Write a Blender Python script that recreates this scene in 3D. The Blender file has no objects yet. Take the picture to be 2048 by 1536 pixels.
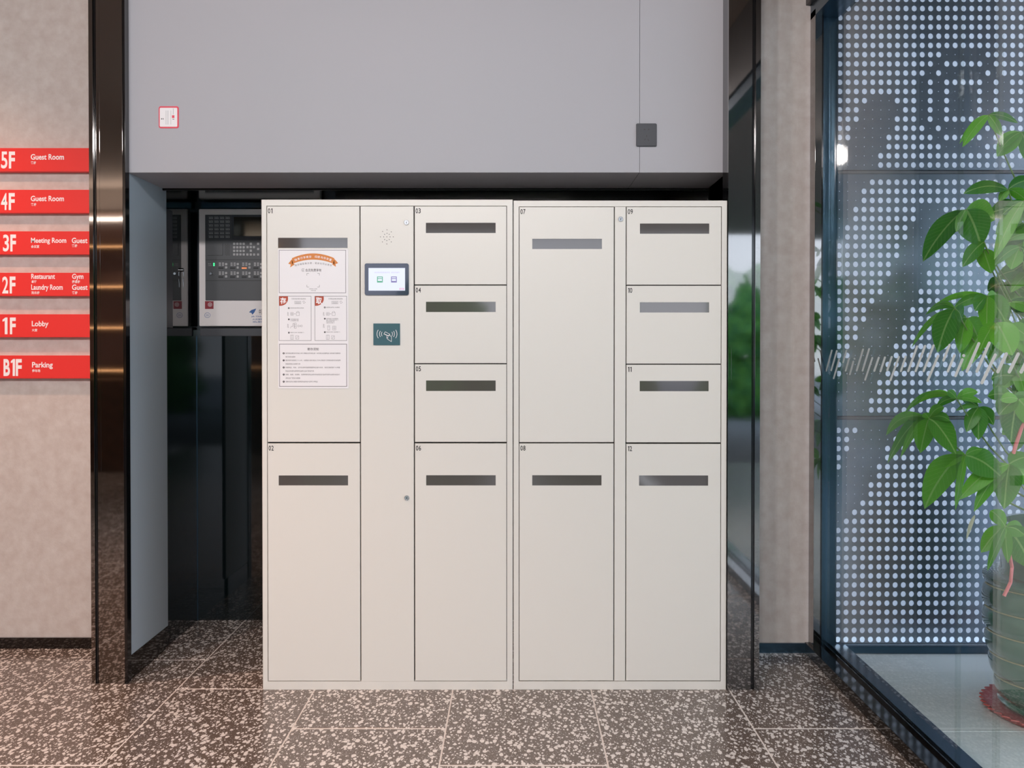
import bpy, bmesh, math, random
from mathutils import Vector, Matrix, Euler
random.seed(7)
sc = bpy.context.scene
C = sc.collection
# ------------------------------------------------------------------ camera
F = 2000.0; CX, CY = 1029.0, 721.0; CAMZ = 1.37
PITCH = math.atan((CY - 697.0) / F)
cam = bpy.data.cameras.new('camera'); camo = bpy.data.objects.new('camera', cam); C.objects.link(camo)
camo.location = (0, 0, CAMZ); camo.rotation_euler = (math.pi/2 - PITCH, 0, 0)
cam.sensor_width = 36; cam.sensor_fit = 'HORIZONTAL'; cam.lens = 36*F/2048
cam.shift_x = -(CX-1024)/2048; cam.shift_y = -(768-CY)/2048
cam.clip_start = .02
sc.camera = camo
# ------------------------------------------------------------------ view, world, lights
sc.view_settings.view_transform = 'Standard'; sc.view_settings.look = 'None'
sc.view_settings.gamma = 1; sc.view_settings.use_curve_mapping = False
sc.view_settings.exposure = 0.0
w = bpy.data.worlds.new('sky'); sc.world = w; w.use_nodes = True
nt = w.node_tree; bg = nt.nodes['Background']
tc = nt.nodes.new('ShaderNodeTexCoord'); sp = nt.nodes.new('ShaderNodeSeparateXYZ'); rp = nt.nodes.new('ShaderNodeValToRGB')
nt.links.new(tc.outputs['Generated'], sp.inputs[0]); nt.links.new(sp.outputs['Z'], rp.inputs[0]); nt.links.new(rp.outputs[0], bg.inputs[0])
rp.color_ramp.elements[0].position = 0.0; rp.color_ramp.elements[0].color = (.80, .88, 1, 1)
rp.color_ramp.elements[1].position = 0.8; rp.color_ramp.elements[1].color = (.55, .72, 1, 1)
bg.inputs[1].default_value = 3.1
def area(name, loc, size, power, col, rot=(0, 0, 0), sy=None):
    l = bpy.data.lights.new(name, 'AREA'); l.size = size; l.energy = power; l.color = col
    if sy: l.shape = 'RECTANGLE'; l.size_y = sy
    o = bpy.data.objects.new(name, l); o.location = loc; o.rotation_euler = rot; C.objects.link(o); return o
def spot(name, loc, power, col, ang=100, rad=.05):
    l = bpy.data.lights.new(name, 'SPOT'); l.energy = power; l.color = col; l.spot_size = math.radians(ang); l.spot_blend = .8; l.shadow_soft_size = rad
    o = bpy.data.objects.new(name, l); o.location = loc; C.objects.link(o); return o
for i in range(5):
    spot('fill_spot', (-2.1+i*.6, -.7, 3.2), 128, (1, .95, .94), 140, .09).rotation_euler = (math.radians(55), 0, 0)  # added fill light from behind the camera, not fixtures of the lobby
area('ceiling_fill', (-4.4, -3.7, 2.9), 3.2, 34, (1, .84, .72), rot=(math.radians(165), 0, 0), sy=.2)  # invented uplight, added to brighten the ceiling in the mirrors
spot('downlight', (-2.9, 3.6, 3.27), 130, (1, .58, .40), 120)
spot('downlight', (-2.2, 2.4, 3.27), 90, (1, .64, .44), 110)
spot('downlight', (-1.0, 2.5, 3.27), 80, (1, .64, .48), 85)
spot('bar_fill', (-4.3, -2.7, 3.2), 160, (1, .80, .66), 120)  # extra light added to brighten the bar mirrored in the left pillar
spot('downlight', (.3, 1.6, 3.27), 25, (1, .76, .60), 80)

# ------------------------------------------------------------------ helpers
def ray(px, py):
    d = Vector(((px-CX)/F, -(py-CY)/F, -1.0))
    return camo.rotation_euler.to_matrix() @ d
def at(px, py, Y):
    d = ray(px, py); t = Y/d.y
    return Vector((d.x*t, Y, CAMZ + d.z*t))
def onX(px, py, X):
    d = ray(px, py); t = X/d.x
    return Vector((X, d.y*t, CAMZ + d.z*t))
def wx(px, Y, py=700): return at(px, py, Y).x
def wz(py, Y): return at(CX, py, Y).z

def link(o, parent=None):
    C.objects.link(o)
    if parent is not None:
        o.parent = parent
        o.matrix_parent_inverse = Matrix.Translation(-parent.location) if parent.rotation_euler[:] == (0, 0, 0) else parent.matrix_basis.inverted()
    return o
def tag(o, label=None, cat=None, group=None, kind=None):
    if label: o['label'] = label
    if cat: o['category'] = cat
    if group: o['group'] = group
    if kind: o['kind'] = kind
    return o
def empty(name, loc, label=None, cat=None, group=None, kind=None):
    o = bpy.data.objects.new(name, None); o.location = loc; o.empty_display_size = .05
    C.objects.link(o); return tag(o, label, cat, group, kind)

class MB:
    """collects polygons with material slots, then links them as one mesh object"""
    def __init__(s): s.v = []; s.f = []; s.m = []; s.mats = []; s.smooth = False
    def slot(s, mat):
        if mat not in s.mats: s.mats.append(mat)
        return s.mats.index(mat)
    def poly(s, pts, mat):
        b = len(s.v); s.v += [tuple(p) for p in pts]; s.f.append(tuple(range(b, b+len(pts)))); s.m.append(s.slot(mat))
    def mesh(s, vs, fs, mat):
        b = len(s.v); k = s.slot(mat); s.v += [tuple(p) for p in vs]
        for f in fs: s.f.append(tuple(b+i for i in f)); s.m.append(k)
    def box(s, x0, x1, y0, y1, z0, z1, mat, bev=0):
        x0, x1 = sorted((x0, x1)); y0, y1 = sorted((y0, y1)); z0, z1 = sorted((z0, z1))
        if bev <= 0:
            vs = [(x, y, z) for x in (x0, x1) for y in (y0, y1) for z in (z0, z1)]
            fs = [(0, 1, 3, 2), (4, 6, 7, 5), (0, 4, 5, 1), (2, 3, 7, 6), (0, 2, 6, 4), (1, 5, 7, 3)]
            s.mesh(vs, fs, mat); return
        bm = bmesh.new(); bmesh.ops.create_cube(bm, size=1)
        for v in bm.verts: v.co = Vector(((x0+x1)/2+v.co.x*(x1-x0), (y0+y1)/2+v.co.y*(y1-y0), (z0+z1)/2+v.co.z*(z1-z0)))
        bmesh.ops.bevel(bm, geom=list(bm.edges), offset=bev, segments=2, affect='EDGES')
        bm.verts.index_update()
        s.mesh([v.co[:] for v in bm.verts], [tuple(v.index for v in f.verts) for f in bm.faces], mat); bm.free()
    def lathe(s, prof, mat, o=(0, 0, 0), n=32, axis='z', mod=None):
        vs = []; fs = []
        for i, (r, h) in enumerate(prof):
            for k in range(n):
                a = 2*math.pi*k/n; rr = r if mod is None else mod(r, h, a)
                if axis == 'z': vs.append((o[0]+rr*math.cos(a), o[1]+rr*math.sin(a), o[2]+h))
                else: vs.append((o[0]+rr*math.cos(a), o[1]+h, o[2]+rr*math.sin(a)))
        for i in range(len(prof)-1):
            for k in range(n):
                k2 = (k+1) % n; q = (i*n+k, i*n+k2, (i+1)*n+k2, (i+1)*n+k)
                fs.append(q if axis == 'z' else q[::-1])
        s.mesh(vs, fs, mat)
        for i, fl in ((0, True), (len(prof)-1, False)):
            if prof[i][0] > 1e-5:
                ring = [i*n+k for k in range(n)]
                b = len(s.v)-len(vs)
                ring = [b+j for j in ring]
                if fl == (axis == 'z'): ring = ring[::-1]
                s.f.append(tuple(ring)); s.m.append(s.slot(mat))
    def tube(s, pts, r, mat, n=8, r1=None):
        pts = [Vector(p) for p in pts]; r1 = r if r1 is None else r1; vs = []; N = len(pts)
        up = Vector((.13, .21, .97)).normalized()
        for i, p in enumerate(pts):
            d = (pts[min(i+1, N-1)]-pts[max(i-1, 0)]).normalized()
            a = d.cross(up)
            if a.length < .05: a = d.cross(Vector((1, 0, 0)))
            a.normalize(); b = d.cross(a); rr = r+(r1-r)*i/max(1, N-1)
            for k in range(n):
                t = 2*math.pi*k/n; vs.append(p+a*rr*math.cos(t)+b*rr*math.sin(t))
        fs = [(i*n+k, i*n+(k+1) % n, (i+1)*n+(k+1) % n, (i+1)*n+k) for i in range(N-1) for k in range(n)]
        fs += [tuple(range(n))[::-1], tuple((N-1)*n+k for k in range(n))]
        s.mesh(vs, fs, mat)
    def build(s, name, parent=None, smooth=False, **kw):
        me = bpy.data.meshes.new(name); me.from_pydata(s.v, [], s.f)
        for m in s.mats: me.materials.append(m)
        me.polygons.foreach_set('material_index', s.m)
        me.update()
        if smooth:
            me.polygons.foreach_set('use_smooth', [True]*len(me.polygons))
            try: me.set_sharp_from_angle(angle=math.radians(38))
            except Exception: pass
        o = bpy.data.objects.new(name, me); link(o, parent)
        return tag(o, **kw)

def lin(c):
    return tuple(((v/255)/12.92 if v/255 <= .04045 else (((v/255)+.055)/1.055)**2.4) for v in c)+(1,)
MATS = {}
def mat(name, rgb, rough=.5, metal=0., spec=.5, emit=None, es=1., coat=0., noise=None, bump=None):
    m = bpy.data.materials.new(name); m.use_nodes = True; b = m.node_tree.nodes['Principled BSDF']; n = m.node_tree
    c = lin(rgb); b.inputs['Base Color'].default_value = c
    b.inputs['Roughness'].default_value = rough; b.inputs['Metallic'].default_value = metal
    b.inputs['Specular IOR Level'].default_value = spec; b.inputs['Coat Weight'].default_value = coat
    b.inputs['Coat Roughness'].default_value = .03
    if emit: b.inputs['Emission Color'].default_value = lin(emit); b.inputs['Emission Strength'].default_value = es
    if noise or bump:
        t = n.nodes.new('ShaderNodeTexCoord')
    if noise:   # (scale, amount, rgb2)
        nz = n.nodes.new('ShaderNodeTexNoise'); nz.inputs['Scale'].default_value = noise[0]; nz.inputs['Detail'].default_value = 6
        n.links.new(t.outputs['Object'], nz.inputs['Vector'])
        r = n.nodes.new('ShaderNodeValToRGB'); r.color_ramp.elements[0].position = .5-noise[1]; r.color_ramp.elements[1].position = .5+noise[1]
        r.color_ramp.elements[0].color = c; r.color_ramp.elements[1].color = lin(noise[2])
        n.links.new(nz.outputs['Fac'], r.inputs[0]); n.links.new(r.outputs[0], b.inputs['Base Color'])
    if bump:    # (scale, strength)
        nz2 = n.nodes.new('ShaderNodeTexNoise'); nz2.inputs['Scale'].default_value = bump[0]; nz2.inputs['Detail'].default_value = 4
        n.links.new(t.outputs['Object'], nz2.inputs['Vector'])
        bp = n.nodes.new('ShaderNodeBump'); bp.inputs['Strength'].default_value = bump[1]; bp.inputs['Distance'].default_value = .002
        n.links.new(nz2.outputs['Fac'], bp.inputs['Height']); n.links.new(bp.outputs[0], b.inputs['Normal'])
    MATS[name] = m
    return m

grey_wall = mat('grey_paint', (168, 168, 174), .55, noise=(1.2, .25, (172, 170, 176)))
beige = mat('mottled_plaster', (190, 177, 171), .8, noise=(26, .22, (204, 195, 190)), bump=(160, .25))
locker_m = mat('cream_powder_coat', (222, 218, 211), .38, bump=(900, .03))
gap_m = mat('dark_gap', (22, 22, 22), .8)
mirror = mat('dark_mirror_steel', (150, 146, 144), .035, 1.)
blackmetal = mat('black_polished_trim', (14, 14, 16), .09, 0., .7)
blackglass = mat('black_back_painted_glass', (9, 16, 17), .045, 0., .8)
steel = mat('bluish_steel', (70, 92, 108), .22, .9)
darkbrown = mat('dark_bronze', (48, 44, 44), .3, .6)
strip_m = mat('tinted_acrylic', (96, 90, 87), .06, .25, .7, coat=.25)
red = mat('red_board', (232, 52, 48), .4)
redside = mat('red_board_edge', (190, 40, 38), .5)
white_ink = mat('white_lettering', (245, 238, 240), .5)
black_ink = mat('black_print', (30, 30, 32), .6)
grey_ink = mat('grey_print', (105, 98, 100), .7)
paper = mat('poster_sheet', (236, 232, 234), .42)
orange = mat('orange_print', (214, 126, 46), .5)
rust = mat('rust_print', (178, 68, 40), .5)
chrome = mat('chrome', (200, 200, 202), .15, 1.)
graphite = mat('graphite_plastic', (64, 66, 72), .5)
black_pl = mat('black_plastic', (20, 20, 24), .35)
bezel_m = mat('navy_bezel', (34, 36, 66), .12, coat=.5)
screen_m = mat('lit_screen', (20, 20, 20), .3, emit=(226, 232, 255), es=1.05)
scr_green = mat('screen_green', (20, 60, 40), .3, emit=(90, 180, 140), es=.8)
scr_purple = mat('screen_purple', (60, 50, 90), .3, emit=(130, 120, 175), es=.8)
scr_grey = mat('screen_grey', (120, 110, 150), .3, emit=(190, 180, 222), es=.8)
scr_red = mat('screen_red', (150, 60, 80), .3, emit=(225, 110, 150), es=.8)
teal = mat('teal_reader', (56, 92, 102), .18, coat=.4)
panel_white = mat('off_white_steel', (238, 232, 232), .45)
panel_dark = mat('dark_grey_face', (74, 76, 80), .45)
panel_seam = mat('dark_seam', (36, 37, 40), .6)
key_m = mat('pale_key', (170, 170, 172), .5)
lcd = mat('dark_lcd', (58, 58, 52), .08, .6)
led_green = mat('green_led', (20, 120, 60), .3, emit=(60, 255, 140), es=2.)
led_orange = mat('orange_led', (190, 110, 60), .4, emit=(230, 140, 90), es=.6)
blue_ink = mat('blue_print', (40, 92, 160), .5)
maroon = mat('maroon_print', (150, 40, 55), .5)
sticker_red = mat('red_sticker_edge', (222, 60, 82), .4)
grout = mat('pale_grout', (214, 206, 200), .85)
skirt = mat('black_polished_skirting', (20, 17, 16), .07, 0., .8)
ceil_m = mat('taupe_ceiling', (150, 140, 132), .7)
ext_wall = mat('white_render', (200, 200, 200), .9)
led_warm = mat('warm_led_strip', (255, 200, 150), .5, emit=(255, 190, 130), es=5.)
wood = mat('dark_wood', (96, 66, 48), .45, noise=(8, .2, (74, 50, 36)))
bottle_m = mat('amber_bottle', (120, 84, 44), .08)
bottle_g = mat('green_bottle', (50, 90, 60), .08)
stem_m = mat('green_stem', (112, 138, 70), .55)
bark = mat('grey_bark', (120, 112, 90), .8, noise=(30, .2, (90, 84, 66)))
pink = mat('pink_ribbon', (226, 122, 122), .5)
gold = mat('gold_line', (188, 182, 140), .35, .4)
saucer_m = mat('red_plastic_saucer', (190, 62, 58), .45)
soil = mat('soil', (60, 48, 38), .95)
dry = mat('dry_leaf', (196, 196, 170), .8)
pot_m = mat('green_glazed_pot', (58, 118, 98), .16, coat=.6, noise=(6, .25, (40, 88, 74)))
treegreen = mat('hedge_green', (110, 178, 70), .8, noise=(5, .2, (40, 110, 66)), bump=(9, 1.))
asphalt = mat('outdoor_paving', (150, 152, 152), .85, noise=(40, .25, (136, 138, 140)))
stone_ext = mat('pale_stone_slab', (222, 226, 222), .5, noise=(90, .2, (208, 214, 212)), bump=(200, .2))
decal = mat('frosted_decal', (226, 236, 236), .6)
socket_m = mat('charcoal_plastic', (50, 52, 60), .45)
perf_m = mat('dark_perforated_metal', (134, 146, 162), .2, .85)

def leaf_material(name, c1, c2):
    m = bpy.data.materials.new(name); m.use_nodes = True; n = m.node_tree; b = n.nodes['Principled BSDF']; out = n.nodes['Material Output']
    oi = n.nodes.new('ShaderNodeObjectInfo'); r = n.nodes.new('ShaderNodeValToRGB')
    r.color_ramp.elements[0].color = lin(c1); r.color_ramp.elements[1].color = lin(c2)
    n.links.new(oi.outputs['Random'], r.inputs[0])
    u = n.nodes.new('ShaderNodeUVMap'); s = n.nodes.new('ShaderNodeSeparateXYZ'); n.links.new(u.outputs[0], s.inputs[0])
    # side veins: stripes slanting away from the midrib, plus the pale midrib itself
    ab = n.nodes.new('ShaderNodeMath'); ab.operation = 'ABSOLUTE'; n.links.new(s.outputs['X'], ab.inputs[0])
    ad = n.nodes.new('ShaderNodeMath'); ad.operation = 'MULTIPLY_ADD'; ad.inputs[1].default_value = -3.; n.links.new(ab.outputs[0], ad.inputs[0])
    mu = n.nodes.new('ShaderNodeMath'); mu.operation = 'MULTIPLY'; mu.inputs[1].default_value = 11; n.links.new(s.outputs['Y'], mu.inputs[0]); n.links.new(mu.outputs[0], ad.inputs[2])
    fr = n.nodes.new('ShaderNodeMath'); fr.operation = 'FRACT'; n.links.new(ad.outputs[0], fr.inputs[0])
    gt = n.nodes.new('ShaderNodeMath'); gt.operation = 'LESS_THAN'; gt.inputs[1].default_value = .12; n.links.new(fr.outputs[0], gt.inputs[0])
    lt = n.nodes.new('ShaderNodeMath'); lt.operation = 'LESS_THAN'; lt.inputs[1].default_value = .06; n.links.new(ab.outputs[0], lt.inputs[0])
    ma = n.nodes.new('ShaderNodeMath'); ma.operation = 'MULTIPLY_ADD'; ma.inputs[1].default_value = .16; n.links.new(gt.outputs[0], ma.inputs[0])
    ml = n.nodes.new('ShaderNodeMath'); ml.operation = 'MULTIPLY'; ml.inputs[1].default_value = .55; n.links.new(lt.outputs[0], ml.inputs[0]); n.links.new(ml.outputs[0], ma.inputs[2])
    mx = n.nodes.new('ShaderNodeMixRGB'); n.links.new(ma.outputs[0], mx.inputs[0]); n.links.new(r.outputs[0], mx.inputs[1]); mx.inputs[2].default_value = lin((168, 205, 120))
    n.links.new(mx.outputs[0], b.inputs['Base Color']); b.inputs['Roughness'].default_value = .38
    tr = n.nodes.new('ShaderNodeBsdfTranslucent'); n.links.new(mx.outputs[0], tr.inputs[0])
    ms = n.nodes.new('ShaderNodeMixShader'); ms.inputs[0].default_value = .4
    n.links.new(b.outputs[0], ms.inputs[1]); n.links.new(tr.outputs[0], ms.inputs[2]); n.links.new(ms.outputs[0], out.inputs[0])
    return m
leaf_m = leaf_material('leaf_green', (44, 124, 32), (120, 196, 56))

def glass_material(name, tint, ior=1.5):
    m = bpy.data.materials.new(name); m.use_nodes = True; n = m.node_tree; n.nodes.remove(n.nodes['Principled BSDF']); out = n.nodes['Material Output']
    g = n.nodes.new('ShaderNodeBsdfGlossy'); g.inputs['Roughness'].default_value = 0.
    t = n.nodes.new('ShaderNodeBsdfTransparent'); t.inputs[0].default_value = tint
    ge = n.nodes.new('ShaderNodeNewGeometry'); mp = n.nodes.new('ShaderNodeMapRange')
    mp.inputs[3].default_value = ior; mp.inputs[4].default_value = 1/ior
    n.links.new(ge.outputs['Backfacing'], mp.inputs[0])
    fr = n.nodes.new('ShaderNodeFresnel'); n.links.new(mp.outputs[0], fr.inputs[0])
    ms = n.nodes.new('ShaderNodeMixShader'); n.links.new(fr.outputs[0], ms.inputs[0])
    n.links.new(t.outputs[0], ms.inputs[1]); n.links.new(g.outputs[0], ms.inputs[2]); n.links.new(ms.outputs[0], out.inputs[0])
    return m
glass_m = glass_material('clear_glass', (.965, .985, .98, 1))
glass_edge = mat('green_glass_edge', (70, 130, 112), .12, coat=.3)

def translucent_board():
    m = bpy.data.materials.new('milky_backing'); m.use_nodes = True; n = m.node_tree; b = n.nodes['Principled BSDF']; out = n.nodes['Material Output']
    b.inputs['Base Color'].default_value = lin((216, 220, 230)); b.inputs['Roughness'].default_value = .5
    tr = n.nodes.new('ShaderNodeBsdfTranslucent'); tr.inputs[0].default_value = (.66, .67, .70, 1)
    ms = n.nodes.new('ShaderNodeMixShader'); ms.inputs[0].default_value = .8
    n.links.new(b.outputs[0], ms.inputs[1]); n.links.new(tr.outputs[0], ms.inputs[2]); n.links.new(ms.outputs[0], out.inputs[0])
    return m
milky = translucent_board()

def terrazzo():
    m = bpy.data.materials.new('terrazzo'); m.use_nodes = True; n = m.node_tree; b = n.nodes['Principled BSDF']; L = n.links.new
    tcd = n.nodes.new('ShaderNodeTexCoord'); oi = n.nodes.new('ShaderNodeObjectInfo')
    ng = n.nodes.new('ShaderNodeTexNoise'); ng.inputs['Scale'].default_value = 45; ng.inputs['Detail'].default_value = 2
    L(tcd.outputs['Object'], ng.inputs['Vector'])
    add = n.nodes.new('ShaderNodeVectorMath'); add.operation = 'MULTIPLY_ADD'; add.inputs[1].default_value = (.014, .018, 0)
    L(ng.outputs['Color'], add.inputs[0]); L(tcd.outputs['Object'], add.inputs[2])
    sh = n.nodes.new('ShaderNodeVectorMath'); sh.operation = 'MULTIPLY_ADD'; sh.inputs[1].default_value = (17, 31, 0)
    rv = n.nodes.new('ShaderNodeCombineXYZ'); L(oi.outputs['Random'], rv.inputs[0]); L(oi.outputs['Random'], rv.inputs[1])
    L(rv.outputs[0], sh.inputs[0]); L(add.outputs[0], sh.inputs[2])
    mp = n.nodes.new('ShaderNodeMapping'); mp.inputs['Rotation'].default_value = (0, 0, .5); mp.inputs['Scale'].default_value = (1.15, .62, 0)
    L(sh.outputs[0], mp.inputs[0])
    facs = []
    for scale, thr, keep in ((46, .44, .45), (80, .38, .5), (160, .32, .55)):
        v = n.nodes.new('ShaderNodeTexVoronoi'); v.voronoi_dimensions = '2D'; v.inputs['Scale'].default_value = scale; L(mp.outputs[0], v.inputs['Vector'])
        s = n.nodes.new('ShaderNodeSeparateColor'); L(v.outputs['Color'], s.inputs[0])
        # a cell is a chip when its random value passes; its size varies with a second random value
        k = n.nodes.new('ShaderNodeMath'); k.operation = 'GREATER_THAN'; k.inputs[1].default_value = keep; L(s.outputs[0], k.inputs[0])
        sz = n.nodes.new('ShaderNodeMath'); sz.operation = 'MULTIPLY_ADD'; sz.inputs[1].default_value = thr*.75; sz.inputs[2].default_value = thr*.3; L(s.outputs[1], sz.inputs[0])
        d = n.nodes.new('ShaderNodeMath'); d.operation = 'SUBTRACT'; L(sz.outputs[0], d.inputs[0]); L(v.outputs['Distance'], d.inputs[1])
        e = n.nodes.new('ShaderNodeMapRange'); e.inputs[1].default_value = -.008; e.inputs[2].default_value = .02; L(d.outputs[0], e.inputs[0])
        q = n.nodes.new('ShaderNodeMath'); q.operation = 'MULTIPLY'; L(e.outputs[0], q.inputs[0]); L(k.outputs[0], q.inputs[1])
        facs.append(q)
    mx1 = n.nodes.new('ShaderNodeMath'); mx1.operation = 'MAXIMUM'; L(facs[0].outputs[0], mx1.inputs[0]); L(facs[1].outputs[0], mx1.inputs[1])
    h = n.nodes.new('ShaderNodeMath'); h.operation = 'MULTIPLY'; h.inputs[1].default_value = .55; L(facs[2].outputs[0], h.inputs[0])
    mx2 = n.nodes.new('ShaderNodeMath'); mx2.operation = 'MAXIMUM'; L(mx1.outputs[0], mx2.inputs[0]); L(h.outputs[0], mx2.inputs[1])
    col = n.nodes.new('ShaderNodeMixRGB'); col.inputs[1].default_value = lin((96, 83, 75)); col.inputs[2].default_value = lin((214, 206, 200))
    L(mx2.outputs[0], col.inputs[0]); L(col.outputs[0], b.inputs['Base Color'])
    b.inputs['Roughness'].default_value = .22; b.inputs['Specular IOR Level'].default_value = .45
    return m
terr = terrazzo()

# text -----------------------------------------------------------------
_tc = {}
def text_mesh(body, bold=0., res=2):
    key = (body, bold, res)
    if key in _tc: return _tc[key]
    c = bpy.data.curves.new('lettering', 'FONT'); c.body = body; c.resolution_u = res; c.offset = bold
    o = bpy.data.objects.new('lettering', c); C.objects.link(o)
    bpy.context.view_layer.update()
    me = bpy.data.meshes.new_from_object(o.evaluated_get(bpy.context.evaluated_depsgraph_get()))
    vs = [(v.co.x, v.co.y) for v in me.vertices]; fs = [tuple(p.vertices) for p in me.polygons]
    bpy.data.objects.remove(o); bpy.data.curves.remove(c); bpy.data.meshes.remove(me)
    _tc[key] = (vs, fs); return _tc[key]
def put_text(mb, body, x0, x1, y0, y1, Y, m, bold=0., res=2, xref=None, proj=None, rot=0):
    """fit text into the rectangle x0..x1, y0(top)..y1(bottom) given in photograph pixels on the plane at depth Y"""
    vs, fs = text_mesh(body, bold, res)
    if not vs: return
    ax0 = min(v[0] for v in vs); ax1 = max(v[0] for v in vs); ay0 = min(v[1] for v in vs); ay1 = max(v[1] for v in vs)
    out = []
    cx, cy = (x0+x1)/2, (y0+y1)/2
    for u, v in vs:
        px = x0+(u-ax0)/(ax1-ax0)*(x1-x0); py = y1-(v-ay0)/(ay1-ay0)*(y1-y0)
        if rot:
            dx, dy = px-cx, py-cy; px = cx+dx*math.cos(rot)-dy*math.sin(rot); py = cy+dx*math.sin(rot)+dy*math.cos(rot)
        out.append((wx(px, Y, xref if xref else py), Y, wz(py, Y)))
    mb.mesh(out, fs, m)
def put_one(mb, x0, x1, y0, y1, Y, m, xref=None, wd=.42):
    w_ = (x1-x0)*wd; h = y1-y0
    ppoly(mb, [(x0, y0+h*.13), (x0, y0+h*.25), (x1-w_, y0+h*.20), (x1-w_, y1), (x1, y1), (x1, y0), (x1-w_*.8, y0)], Y, m, xref)
def prect(mb, x0, x1, y0, y1, Y, m, xref=None):
    pts = [(x0, y0), (x0, y1), (x1, y1), (x1, y0)]
    mb.poly([(wx(a, Y, xref if xref else b), Y, wz(b, Y)) for a, b in pts], m)
def ppoly(mb, pts, Y, m, xref=None):
    mb.poly([(wx(a, Y, xref if xref else b), Y, wz(b, Y)) for a, b in pts], m)
def pline(mb, x0, y0, x1, y1, wd, Y, m, xref=None):
    d = Vector((x1-x0, y1-y0)); d.normalize(); n = Vector((-d.y, d.x))*wd/2
    ppoly(mb, [(x0+n.x, y0+n.y), (x0-n.x, y0-n.y), (x1-n.x, y1-n.y), (x1+n.x, y1+n.y)], Y, m, xref)
def pdisc(mb, cx, cy, r, Y, m, n=14, xref=None, ry=None):
    ry = ry or r
    ppoly(mb, [(cx+r*math.cos(2*math.pi*k/n), cy+ry*math.sin(2*math.pi*k/n)) for k in range(n)], Y, m, xref)
def pframe(mb, x0, x1, y0, y1, wd, Y, m, xref=None):
    prect(mb, x0, x1, y0, y0+wd, Y, m, xref); prect(mb, x0, x1, y1-wd, y1, Y, m, xref)
    prect(mb, x0, x0+wd, y0+wd, y1-wd, Y, m, xref); prect(mb, x1-wd, x1, y0+wd, y1-wd, Y, m, xref)

def plate(mb, x0, x1, z0, z1, y, depth, m, hole=None, bev=.0012, hole_depth=None):
    """a sheet facing -Y with softened outer edges and an optional rectangular hole"""
    def ring(a, b, c, d, yy): return [(a, yy, c), (b, yy, c), (b, yy, d), (a, yy, d)]
    loops = [ring(x0, x1, z0, z1, y+depth), ring(x0, x1, z0, z1, y+bev), ring(x0+bev, x1-bev, z0+bev, z1-bev, y)]
    if hole:
        a, b, c, d = hole
        loops += [ring(a, b, c, d, y), ring(a, b, c, d, y+(hole_depth or depth))]
    vs = [p for l in loops for p in l]; fs = []
    for i in range(len(loops)-1):
        for k in range(4):
            k2 = (k+1) % 4; fs.append((i*4+k, i*4+k2, (i+1)*4+k2, (i+1)*4+k))
    if not hole: fs.append((8, 9, 10, 11))
    mb.mesh(vs, fs, m)

# ================================================================== STRUCTURE
YL, YWF, YWB, YNB = 4.0, 4.115, 4.52, 5.03      # locker front, grey wall front, end of reveal, niche back
YBL, YBR, YPS = 4.56, 4.48, 4.49
ZC = 3.3
XG = 1.385
XR = 1.305                                      # floor ends at the kerb of the glass wall
XL = -6.2
XrevL = wx(258, YWF, 900); XrevR = wx(1454.5, YWF, 400)
# floor with tiles
PW = .5552; X0 = -.2476; OFF = (4.384, 4.01, 3.59); TL = 1.112; JG = .0030
fl = MB(); fl.box(XL, XR, -4.0, 5.2, -.08, -.0016, grout); floor = fl.build('floor', kind='structure')
def tile(xa, xb, ya, yb, m=terr, name='tile', parent=None, g=JG, z=0., th=.012):
    if xb-xa < .02 or yb-ya < .02: return
    b = MB(); cx, cy = (xa+xb)/2, (ya+yb)/2; hx, hy = (xb-xa)/2-g, (yb-ya)/2-g*2.2; bv = .0008
    vs = [(-hx, -hy, -th), (hx, -hy, -th), (hx, hy, -th), (-hx, hy, -th), (-hx, -hy, -bv), (hx, -hy, -bv), (hx, hy, -bv), (-hx, hy, -bv),
          (-hx+bv, -hy+bv, 0), (hx-bv, -hy+bv, 0), (hx-bv, hy-bv, 0), (-hx+bv, hy-bv, 0)]
    fs = [(0, 1, 5, 4), (1, 2, 6, 5), (2, 3, 7, 6), (3, 0, 4, 7), (4, 5, 9, 8), (5, 6, 10, 9), (6, 7, 11, 10), (7, 4, 8, 11), (8, 9, 10, 11)]
    b.mesh(vs, fs, m)
    me_o = b.build(name); me_o.location = (cx, cy, z)
    if parent: me_o.parent = parent
    return me_o
for k in range(-11, 4):
    xa, xb = X0+(k-1)*PW, X0+k*PW
    xa_, xb_ = max(xa, XL), min(xb, XR+.01)
    if xb_-xa_ < .02: continue
    # column k-1 lies between boundaries; its joint phase follows a third bond
    off = OFF[(k-1) % 3]
    y = off
    while y > -4.0: y -= TL
    while y < 5.2:
        tile(xa_, xb_, max(y, -4.0), min(y+TL, 5.2), parent=floor); y += TL

# ceiling (above the frame; seen in reflections) with the open edge to the street
b = MB(); b.box(XL, 1.45, -4.0, 5.3, ZC, ZC+.15, ceil_m); b.build('ceiling', kind='structure')
b = MB(); b.box(XL, 8, -9, -4, ZC, ZC+.2, ceil_m); b.box(1.45, 8, -4, -2, ZC, ZC+.2, ceil_m); b.box(1.45, 4.6, -2, 4.75, ZC, ZC+.2, ceil_m); b.build('canopy', kind='structure')

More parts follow.
